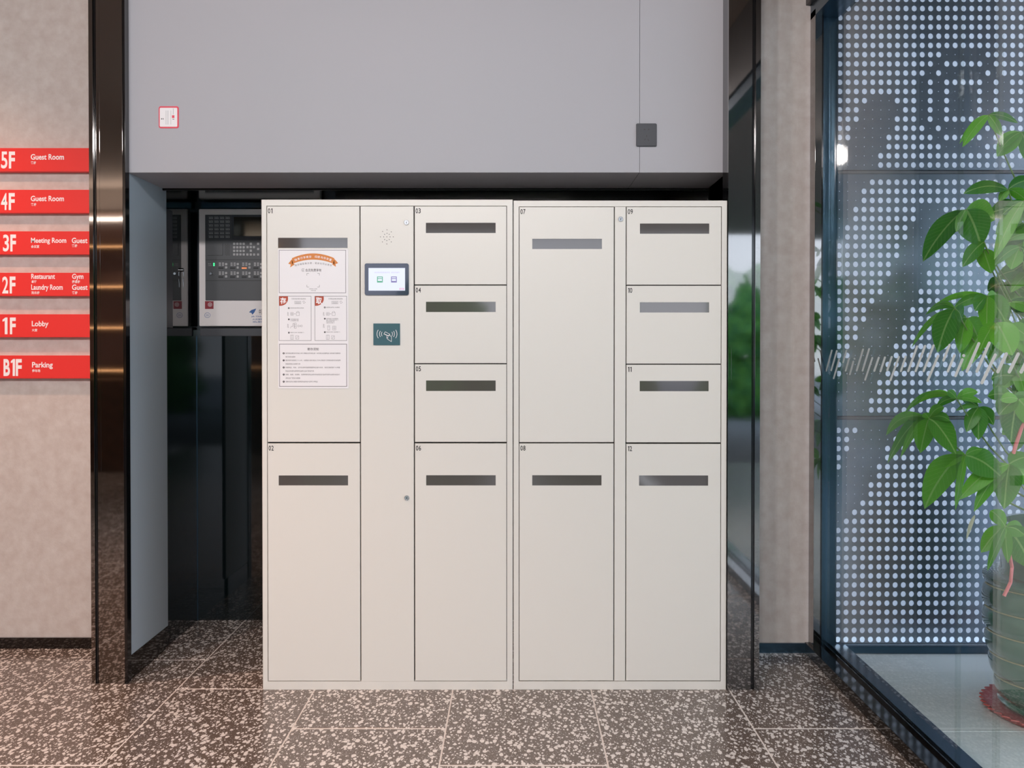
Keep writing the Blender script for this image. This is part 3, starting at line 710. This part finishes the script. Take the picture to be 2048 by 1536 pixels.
# ================================================================== FIRE CONTROL PANEL in niche
YF = 4.98
fp = empty('fire_alarm_panel', (wx(480, YF), YF, wz(652, YF)), 'off-white fire alarm control panel with screen and keys in the dark niche', 'control panel')
def fbox(nm, x0, x1, y0, y1, Y0, Y1, m, bev=.001, par=fp, **k):
    b = MB(); b.box(wx(x0, Y0, (y0+y1)/2), wx(x1, Y0, (y0+y1)/2), Y0, Y1, wz(y1, Y0), wz(y0, Y0), m, bev); return b.build(nm, par, **k)
fbox('housing', 398, 640, 418, 652, YF, YF+.05, panel_white, .003)
face = fbox('face_panel', 410.5, 628, 429.5, 601, YF-.004, YF+.01, panel_dark, .001)
fq = lambda x, y: (310+x/4.8, 370+y/4.8)
YK = YF-.0042
b = MB()
for y in (719, 918): p = fq(485, y); prect(b, p[0], 628, p[1]-.5, p[1]+.5, YK, panel_seam)
for r in range(6):
    for c in range(4):
        x, y = fq(513+c*53.5, 303+r*36.3); prect(b, x, x+9, y, y+.6, YK, key_m); prect(b, x+1, x+9, y+1.8, y+4.6, YK, key_m); prect(b, x+2.5, x+4, y+2.5, y+3.8, YK-.0003, panel_dark); prect(b, x+5.5, x+7.5, y+2.5, y+3.8, YK-.0003, panel_dark)
for r in range(2):
    for c in range(6):
        x, y = fq(613+c*112, 745+r*86)
        for k in range(2):
            for j in range(3): prect(b, x+k*6.2, x+k*6.2+4.2, y+j*2.5, y+j*2.5+1.5, YK, key_m)
        prect(b, x-1, x+9, y+9.4, y+12.6, YK, led_orange if (c, r) in ((2, 0), (1, 1), (2, 1), (3, 1)) and (c, r) == (2, 0) else panel_seam)
put_text(b, '电源', *[fq(510, 0)[0], fq(540, 0)[0]], fq(0, 752)[1], fq(0, 762)[1], YK, key_m, 0, 1)
put_text(b, '主电 备电', *[fq(510, 0)[0], fq(545, 0)[0]], fq(0, 768)[1], fq(0, 778)[1], YK, key_m, 0, 1)
b.build('panel_print', face)
b = MB()
for y in (755, 771): p = fq(566, y); pdisc(b, p[0], p[1], 1.6, YK-.0002, led_green, 10)
b.build('green_indicator', face, label='lit green indicator lights')
fbox('screen_bezel', *[fq(737, 0)[0], 530], *[fq(0, 292)[1], fq(0, 524)[1]], YF-.009, YF-.003, graphite)
fbox('display_screen', *[fq(757, 0)[0], 526], *[fq(0, 308)[1], fq(0, 490)[1]], YF-.0105, YF-.008, lcd, 0)
fbox('printer_flap', *[fq(503, 0)[0], fq(649, 0)[0]], *[fq(0, 562)[1], fq(0, 676)[1]], YF-.008, YF-.003, panel_dark)
b = MB()
for r in range(9):
    for c in range(4): p = fq(676+c*12, 572+r*12+(c % 2)*6); pdisc(b, p[0], p[1], .9, YK, black_pl, 8)
b.build('speaker_holes', fp)
kp = [(761+c*30.5, 565+r*34) for r in range(4) for c in range(4)]+[(921, 565), (890, 597), (921, 597), (951, 597), (921, 631), (888, 668), (921, 668), (953, 668), (991, 565), (991, 615), (991, 668)]
kp += [(684+c*112, 760+r*86+j*32) for c in range(6) for r in range(2) for j in range(2)]
km = None
for x, y in kp:
    p = fq(x, y); c = at(p[0], p[1], YF-.004)
    if km is None:
        b = MB(); b.box(-.0056, .0056, -.003, .0005, -.0056, .0056, key_m, .001); o = b.build('key_button'); km = o.data
    else: o = bpy.data.objects.new('key_button', km); C.objects.link(o)
    o.location = c; o.parent = fp; o.matrix_parent_inverse = Matrix.Translation(-fp.location)
b = MB(); p = fq(540, 851); c = at(p[0], p[1], YF-.004); b.lathe([(.008, 0), (.008, -.004), (.006, -.006), (.0001, -.006)], chrome, tuple(c), 16, 'y'); b.build('key_switch', fp, True)
# stickers and print on the lower white band
YK = YF-.0003
b = MB()
p0 = fq(480, 1115); p1 = fq(562, 1190); prect(b, p0[0], p1[0], p0[1], p1[1], YK, maroon)
p = fq(528, 1148)
for k in range(20):
    a, c_ = [2*math.pi*t/20 for t in (k, k+1)]
    for r in (3.9, 2.2): pline(b, p[0]+r*math.cos(a), p[1]+r*math.sin(a), p[0]+r*math.cos(c_), p[1]+r*math.sin(c_), .6, YK-.0003, white_ink)
put_text(b, 'S', p[0]-.8, p[0]+.8, p[1]-1.3, p[1]+1.3, YK-.0003, white_ink, .03, 2)
b.build('sticker', fp); b = MB()
p = fq(503, 1250)
for k in range(20):
    a, c_ = [2*math.pi*t/20 for t in (k, k+1)]
    pline(b, p[0]+5.6*math.cos(a), p[1]+5.0*math.sin(a), p[0]+5.6*math.cos(c_), p[1]+5.0*math.sin(c_), .7, YK, blue_ink)
put_text(b, 'CCC', p[0]-3, p[0]+3, p[1]-2, p[1]+2, YK, blue_ink, .02, 2)
b.build('approval_mark', fp); b = MB()
ppoly(b, [fq(*q) for q in ((902, 1222), (925, 1200), (972, 1186), (955, 1222), (935, 1245), (925, 1228))], YK, blue_ink)
for s, x0, x1, y0, y1, m in (('JB-TNL-610', 924, 1090, 1256, 1272, blue_ink), ('火灾报警控制器', 936, 1120, 1281, 1297, blue_ink), ('消防联动控制器', 936, 1120, 1306, 1322, blue_ink), ('中国', 998, 1040, 1190, 1245, grey_ink)):
    put_text(b, s, fq(x0, 0)[0], fq(x1, 0)[0], fq(0, y0)[1], fq(0, y1)[1], YK, m, .01, 2)
b.build('marking', fp)
# door lock with keys on the dark side wall of the niche
def sidekey(yw):
    e = empty('lock_with_key', (XN0, yw, wz(545, yw)), 'small cam lock with hanging keys on the black side wall of the niche', 'lock')
    z = wz(540, yw); b = MB(); b.tube([(XN0, yw, z), (XN0+.012, yw, z)], .009, chrome, 14); b.build('lock_barrel', e, True)
    b = MB(); b.box(XN0+.010, XN0+.012, yw-.002, yw+.002, z-.03, z+.004, chrome); b.tube([(XN0+.011, yw+.006*math.cos(a), z-.036+.008*math.sin(a)) for a in [k*math.pi/6 for k in range(13)]], .0008, chrome, 6)
    b.box(XN0+.009, XN0+.0105, yw-.006, yw+.006, z-.058, z-.044, chrome, .0004); b.box(XN0+.009, XN0+.0105, yw-.002, yw+.003, z-.082, z-.056, chrome, .0003); b.build('key', e)
sidekey(4.80)

# ================================================================== wall items
# socket
b = MB(); x0, x1, z0, z1 = wx(1272, YWF, 270), wx(1313, YWF, 270), wz(293.5, YWF), wz(247.5, YWF)
e = empty('wall_socket', ((x0+x1)/2, YWF, z0), 'charcoal square wall socket high on the grey wall', 'socket')
b.box(x0, x1, YWF-.009, YWF+.0005, z0, z1, socket_m, .0028); b.build('cover_plate', e)
b = MB(); Ys = YWF-.0092
for cx, cy, w_, h_, rt in ((1289.2, 259, 3, 2.2, 0), (1297.3, 258.8, 3, 2.2, 0), (1293.3, 272, 1.4, 4.6, 0), (1289.8, 279, 1.6, 4, .5), (1296.6, 280, 1.6, 4, -.5)):
    c, s = math.cos(rt), math.sin(rt)
    ppoly(b, [(cx+c*dx-s*dy, cy+s*dx+c*dy) for dx, dy in ((-w_/2, -h_/2), (-w_/2, h_/2), (w_/2, h_/2), (w_/2, -h_/2))], Ys, black_pl)
b.build('socket_slots', e)
# sticker
e = empty('red_sticker', (wx(337, YWF, 234), YWF, wz(256, YWF)), 'small white card with a red rounded border on the grey wall', 'sticker')
b = MB(); extr(b, rrect(317.5, 357.5, 212.5, 256.5, 4), YWF-.002, YWF+.0003, sticker_red, 234); b.build('border', e)
b = MB(); Ys = YWF-.0023
ppoly(b, rrect(319.5, 354.5, 215.5, 253.5, 2)[::-1], Ys, paper)
for x in (331.5, 334, 336.5, 341.5): prect(b, x, x+.6, 221, 249, Ys-.0002, key_m)
prect(b, 344, 348.8, 230.5, 236, Ys-.0002, sticker_red); prect(b, 346, 347, 217, 229, Ys-.0002, key_m); prect(b, 345, 348.5, 238, 239, Ys-.0002, black_ink)
prect(b, 322.3, 324, 236.5, 239, Ys-.0002, black_ink); prect(b, 325.5, 327, 236.5, 239, Ys-.0002, black_ink)
b.build('card', e)

# red floor signs
YSG = 4.525
SG = [('5F', 296, 343, (2, 30, 303, 337), [('Guest Room', 61.5, 128, 308, 319.5), ('客房', 61.5, 72, 322.5, 328.5)]),
      ('4F', 379.5, 426, (2, 29.5, 386, 420), [('Guest Room', 61.5, 128, 391.5, 402.5), ('客房', 62, 72.5, 406, 412)]),
      ('3F', 462.5, 509, (6, 32, 469, 503), [('Meeting Room', 62, 132.5, 475.5, 489), ('会议室', 62, 78.5, 490, 496), ('Guest Room', 143.5, 210, 475.5, 486.5), ('客房', 143.5, 154.5, 488.5, 494.5)]),
      ('2F', 545.5, 592, (4.5, 31, 553, 587), [('Restaurant', 62.5, 110, 547.5, 558), ('餐厅', 62.5, 73, 560.5, 566), ('Gym', 144, 167, 547.5, 561), ('健身房', 144, 160, 560.5, 566.5), ('Laundry Room', 62.5, 125.5, 569, 583), ('洗衣房', 62.5, 79, 582.5, 588.5), ('Guest Room', 144, 210, 569, 580), ('客房', 144, 155, 582.5, 588.5)]),
      ('1F', 628.5, 674.5, (5, 31.5, 635, 668.5), [('Lobby', 63.5, 97, 642, 656), ('大堂', 63.5, 74.5, 657.5, 663)]),
      ('B1F', 711, 757, (7, 43.5, 718, 752), [('Parking', 64, 105.5, 724, 738.5), ('停车场', 64, 80.5, 738.5, 744.5)])]
lb = {'5F': 'topmost red sign board, reading 5F Guest Room, on the beige wall', '4F': 'red sign board reading 4F Guest Room on the beige wall', '3F': 'red sign board reading 3F Meeting Room on the beige wall', '2F': 'red sign board reading 2F Restaurant, Laundry Room and Gym on the beige wall', '1F': 'red sign board reading 1F Lobby on the beige wall', 'B1F': 'lowest red sign board, reading B1F Parking, on the beige wall'}
for nm, y0, y1, nb_, items in SG:
    e = empty('floor_sign', (wx(90, YSG, (y0+y1)/2), YSG, wz(y1, YSG)), lb[nm], 'sign', 'red floor directory signs')
    b = MB(); xa = wx(-60, YSG); xb = -1.76
    b.box(xa, xb, YSG, YBL+.0005, wz(y1, YSG), wz(y0, YSG), red, .0012); b.build('board', e)
    b = MB(); wd_ = nb_[1]-nb_[0]
    if nm == '1F': put_one(b, nb_[0], nb_[0]+10, nb_[2], nb_[3], YSG-.0004, white_ink, wd=.55)
    elif nm == 'B1F':
        put_text(b, 'B', nb_[0], nb_[0]+13, nb_[2], nb_[3], YSG-.0004, white_ink, .035, 4); put_one(b, nb_[0]+14.5, nb_[0]+23, nb_[2], nb_[3], YSG-.0004, white_ink, wd=.55)
    else: put_text(b, nm[0], nb_[0], nb_[0]+wd_*.46, nb_[2], nb_[3], YSG-.0004, white_ink, .02, 4)
    put_text(b, 'F', nb_[0]+(nb_[1]-nb_[0])*(.56 if nm != 'B1F' else .67), nb_[1], nb_[2], nb_[3], YSG-.0004, white_ink, .035, 4)
    b.build('floor_number', e)
    for (s, xa_, xb_, ya_, yb_) in items: b = MB(); put_text(b, s, xa_, xb_, ya_, yb_, YSG-.0004, white_ink, .022 if ord(s[0]) < 200 else .02, 3); b.build('lettering', e)

# ================================================================== PLANT
PC = Vector((2.1, 3.73, 0))
plant = empty('potted_money_tree', (PC.x, PC.y, 0), 'leafy green money tree in a spiral green glazed pot outside the glass wall', 'plant')
HP = .50
def potmod(r, h, a):
    ph = (h*11.5 - a/(2*math.pi)*1.0) % 1.0
    return r-.014*(abs(ph-.5)*2)**3*(1 if .04 < h < .5 else 0)
prof = []
for i in range(61):
    t = i/60; h = .03+t*(HP-.03)
    prof.append((.262+.055*math.sin(min(1, t*1.15)*math.pi/2)+.006*math.sin(t*3), h))
prof += [(.318, HP+.01), (.30, HP+.02), (.262, HP+.022), (.256, HP+.04), (.258, HP+.18), (.266, HP+.20), (.262, HP+.215), (.24, HP+.215), (.236, HP+.17)]
b = MB(); b.lathe(prof, pot_m, tuple(PC), 72, mod=potmod); b.build('pot', plant, True)
b = MB(); b.lathe([(.237, HP+.165), (.1, HP+.18), (.0001, HP+.18)], soil, tuple(PC), 32); b.build('soil', plant, True)
b = MB()
for s0 in range(0, 6):
    pts = []
    for k in range(0, 61):
        a = math.pi*.9+k/60*math.pi*1.15; h = ((s0+1.0)+a/(2*math.pi))/11.5
        if .04 < h < .49:
            t = (h-.03)/(HP-.03); r = .262+.055*math.sin(min(1, t*1.15)*math.pi/2)+.006*math.sin(t*3)-.010
            pts.append((PC.x+r*math.cos(a), PC.y+r*math.sin(a), h))
    if len(pts) > 3: b.tube(pts, .0028, gold, 6)
b.build('gold_line', plant, True)
b = MB(); b.lathe([(.25, .002), (.30, .004), (.32, .022), (.318, .026), (.296, .010), (.2, .008), (.0001, .008)], saucer_m, tuple(PC), 96, mod=lambda r, h, a: r+(.008*math.cos(a*48) if r > .31 else 0)); b.build('saucer', plant, True)
# stems: three slender braided trunks
trunks = [[(PC.x+.05*math.cos(i*.7+p)*(1-i/26), PC.y+.05*math.sin(i*.7+p)*(1-i/26), HP+.15+i*.085) for i in range(22)] for p in (0, 2.1, 4.2)]
for t in trunks:
    b = MB(); b.tube(t, .022, bark, 10, .010); b.build('trunk', plant, True)

def Yof(px, extra=0.):   # behind the glass, wherever that is for this column
    return max(3.36, 2870/(px-CX)+.06)+extra
def leaf_mesh(B, T, w_, bend, roll, fold=.18):
    d = T-B; L = d.length; dn = d.normalized(); view = ((B+T)/2-Vector((0, 0, CAMZ))).normalized()
    side = dn.cross(view).normalized(); nrm = side.cross(dn).normalized()
    q = Matrix.Rotation(roll, 3, dn); side = q @ side; nrm = q @ nrm
    NS = 10; vs = []; uv = []; fs = []
    for i in range(NS+1):
        t = i/NS; c = B+d*t+nrm*(bend*L*4*t*(1-t))+Vector((0, 0, .10*L*4*t*(1-t)))
        wd = w_/2*(math.sin(math.pi*min(1, t**.85))**.75 if 0 < t < 1 else .0) * (1-.12*math.cos(3*t))+.0006
        for s in (-1, -.5, 0, .5, 1):
            vs.append(c+side*wd*s+nrm*(fold*wd*abs(s))+nrm*(.04*wd*math.sin(9*t+2*s))); uv.append((s*wd/(w_/2+1e-6), t))
    for i in range(NS):
        for k in range(4):
            a = i*5+k; fs.append((a, a+1, a+6, a+5))
    me = bpy.data.meshes.new('leaf'); me.from_pydata([tuple(v) for v in vs], [], fs)
    ul = me.uv_layers.new(name='UVMap')
    for l in me.loops: ul.data[l.index].uv = uv[l.vertex_index]
    me.polygons.foreach_set('use_smooth', [True]*len(me.polygons)); me.materials.append(leaf_m)
    return me
rnd = random.Random(3)
def leaf(bx_, by_, tx_, ty_, wpx, eb=0., et=0., m=None, roll=None):
    Yb_, Yt_ = Yof(bx_)+eb, Yof(tx_)+et
    B, T = at(bx_, by_, Yb_), at(tx_, ty_, Yt_)
    me = leaf_mesh(B, T, wpx/F*(Yb_+Yt_)/2*1.12, rnd.uniform(-.05, .05), rnd.uniform(-.5, .5) if roll is None else roll)
    if m: me.materials[0] = m
    o = bpy.data.objects.new('leaf', me); link(o, plant); return B
CL = [((1977, 230), 0.0, [(1925, 294, 20), (1919, 287, 12), (2003, 272, 17), (2036, 246, 13)]),
      ((2042, 264), .05, [(1994, 313, 34), (2000, 300, 16), (2095, 320, 30), (2070, 340, 30)]),
      ((2016, 379), 0, [(1927, 387, 25), (1998, 402, 16), (2075, 360, 24), (2060, 410, 24)]),
      ((1932, 419), .02, [(1846, 523, 42), (1990, 440, 46), (1962, 492, 58), (1912, 464, 16)]),
      ((2047, 402), -.04, [(1988, 519, 26), (2003, 430, 22), (2080, 480, 34)]),
      ((1968, 484), .03, [(1925, 534, 26)]), ((1965, 498), .06, [(1982, 547, 36)]),
      ((2050, 446), .08, [(2003, 484, 20), (2008, 520, 30)]), ((2040, 494), .04, [(2022, 539, 38), (2075, 540, 30), (1990, 530, 20)]),
      ((1910, 617), 0, [(1875, 608, 6), (1850, 630, 16), (1875, 705, 46), (1824, 694, 10), (1924, 638, 30)]),
      ((1934, 636), .05, [(1919, 706, 34), (1956, 676, 36), (1905, 640, 16)]),
      ((1975, 592), .02, [(1908, 615, 20), (1973, 660, 32), (2010, 642, 42), (1872, 609, 12), (1950, 622, 30), (2000, 600, 22)]),
      ((1972, 655), .08, [(1924, 742, 36), (1983, 702, 40)]), ((1992, 645), -.03, [(2025, 711, 50), (1960, 700, 30)]),
      ((1913, 797), 0, [(1809, 826, 13), (1837, 805, 12), (1956, 784, 18), (1895, 782, 14), (1964, 806, 12), (1872, 815, 14)]),
      ((1858, 837), 0, [(1772, 871, 20), (1775, 926, 22), (1841, 906, 36), (1801, 915, 15), (1888, 814, 17), (1847, 826, 15), (1912, 908, 42), (1900, 842, 16)]),
      ((1957, 814), .05, [(1933, 864, 26), (1957, 880, 32), (1987, 850, 26), (1912, 821, 10), (1925, 800, 14)]),
      ((2036, 798), 0, [(2022, 885, 46), (1998, 830, 26), (2075, 860, 40), (2000, 800, 20)]),
      ((1931, 910), -.02, [(1849, 1018, 56), (1882, 936, 22), (1911, 1020, 13), (2001, 952, 52), (1964, 899, 14), (2002, 928, 15)]),
      ((2018, 928), .0, [(1917, 1000, 34), (1948, 1023, 26), (2008, 1018, 46), (2029, 992, 34), (2070, 915, 40), (2065, 970, 40)]),
      ((2011, 1053), .0, [(1981, 1021, 26), (1962, 1105, 34), (1975, 1141, 17), (2016, 1126, 22), (2064, 1138, 58), (2050, 1070, 30)])]
hubs = []
for (hx, hy), ex, tips in CL:
    for tx_, ty_, wpx in tips: leaf(hx, hy, tx_, ty_, wpx, ex, ex+rnd.uniform(-.02, .05))
    hubs.append(at(hx, hy, Yof(hx)+ex))
# denser foliage towards and beyond the right edge of the frame
for i in range(34):
    hx = rnd.uniform(2005, 2200); hy = rnd.uniform(330, 1010)
    ex = rnd.uniform(.05, .45)
    hubs.append(at(hx, hy, Yof(hx)+ex)); n_ = rnd.randint(4, 5); a0 = rnd.uniform(0, 6.28)
    for k in range(n_):
        a = a0+k*6.28/n_*.8; ln = rnd.uniform(50, 85)
        leaf(hx, hy, max(1975, hx+ln*math.cos(a)), hy+abs(ln*math.sin(a))*rnd.uniform(.5, 1.1)-6, rnd.uniform(20, 40), ex, ex+rnd.uniform(-.05, .05))
B_ = leaf(1950, 1030, 1933, 1079, 6, .05, .05, dry)
for h in hubs:
    z0 = min(max(h.z-.35, HP+.3), HP+1.8); k = int((z0-HP-.15)/.085); s = Vector(trunks[rnd.randint(0, 2)][min(21, k)])
    pts = [s.lerp(h, t/6)+Vector((0, 0, -.06*math.sin(math.pi*t/6)))+Vector((.0, .05*math.sin(math.pi*t/6), 0)) for t in range(7)]
    for i, p in enumerate(pts): p.x = max(p.x, 1.43)
    b = MB(); b.tube(pts, .0042, stem_m, 6, .0026); b.build('leaf_stalk', plant, True)
b = MB()
pts = [at(x, y, 3.40) for x, y in ((2056, 820), (2045, 850), (2030, 895), (2018, 940))]
b.tube(pts, .0065, pink, 8); pts = [at(x, y, 3.40) for x, y in ((2019, 1108), (2024, 1135), (2021, 1165), (2008, 1192))]; b.tube(pts, .006, pink, 8); b.build('ribbon', plant, True)

# ================================================================== behind the camera (seen in the mirrors only)
e = empty('back_bar', (-4.4, -3.6, 0), 'wooden bar shelving with warm light strips and bottles, reflected in the left pillar', 'shelving')
b = MB(); b.box(-6.1, -2.7, -3.98, -3.90, 0, 3.0, mat('rose_panel', (176, 138, 122), .5)); b.build('back_panel', e)
for z in (1.1, 1.6, 2.08, 2.55):
    b = MB(); b.box(-6.1, -2.7, -3.90, -3.58, z, z+.03, wood); sh_ = b.build('shelf', e)
    b = MB(); b.box(-6.1, -2.7, -3.58, -3.565, z+.006, z+.018, led_warm); b.build('light_strip', sh_)
b = MB(); b.box(-6.1, -2.7, -3.5, -2.9, 0, 1.02, wood, .01); b.build('counter', e)
proto = None
BL = iter(['bottle on the lowest lit shelf of the back bar', 'bottle on the middle lit shelf of the back bar', 'bottle on the upper lit shelf of the back bar'])
for i, z in enumerate((1.13, 1.63, 2.11)):
    for k in range(1):
        x = -4.5+i*.12
        if proto is None:
            b = MB(); b.lathe([(.038, 0), (.04, .01), (.04, .16), (.014, .21), (.013, .27), (.016, .275), (.0001, .275)], bottle_m, (0, 0, 0), 16); o = b.build('bottle', None, True); proto = o
            g2 = o.data.copy(); g2.materials[0] = bottle_g
        else: o = proto.copy(); C.objects.link(o)
        if (i+k) % 3 == 0: o.data = g2
        o.location = (x, -3.74, z); tag(o, next(BL), 'bottle', 'bottles on the back bar')
def bush(x, y, h, r, name, label):
    e = empty(name, (x, y, 0), label, 'tree', 'trees across the street')
    b = MB(); b.tube([(x, y, 0), (x+.05, y, h*.5), (x, y, h*.75)], .09, bark, 8, .04); b.build('trunk', e, True)
    bm = bmesh.new(); rr = random.Random(int(x*97+y*13))
    for k in range(9):
        c = Vector((x+rr.uniform(-r, r)*.6, y+rr.uniform(-r, r)*.6, h*.5+rr.uniform(-.36, .36)*h)); s = r*rr.uniform(.35, .6)
        g = bmesh.ops.create_icosphere(bm, subdivisions=3, radius=s, matrix=Matrix.Translation(c))
        for v in g['verts']: v.co += (v.co-c)*rr.uniform(-.18, .22)
    me = bpy.data.meshes.new('crown'); bm.to_mesh(me); bm.free(); me.materials.append(treegreen)
    o = bpy.data.objects.new('crown', me); link(o, e)
for i, (x, y, h, r) in enumerate([(-4.8, -13, 3.0, 1.4), (-1.6, -13, 2.8, 1.4), (1.5, -12.5, 3.0, 1.4), (4.7, -12, 3.1, 1.4), (7.9, -11, 3.2, 1.4), (10.8, -8, 3.4, 1.4)]):
    bush(x, y, h, r, 'street_tree', 'leafy green tree behind the viewpoint, seen only as a reflection')
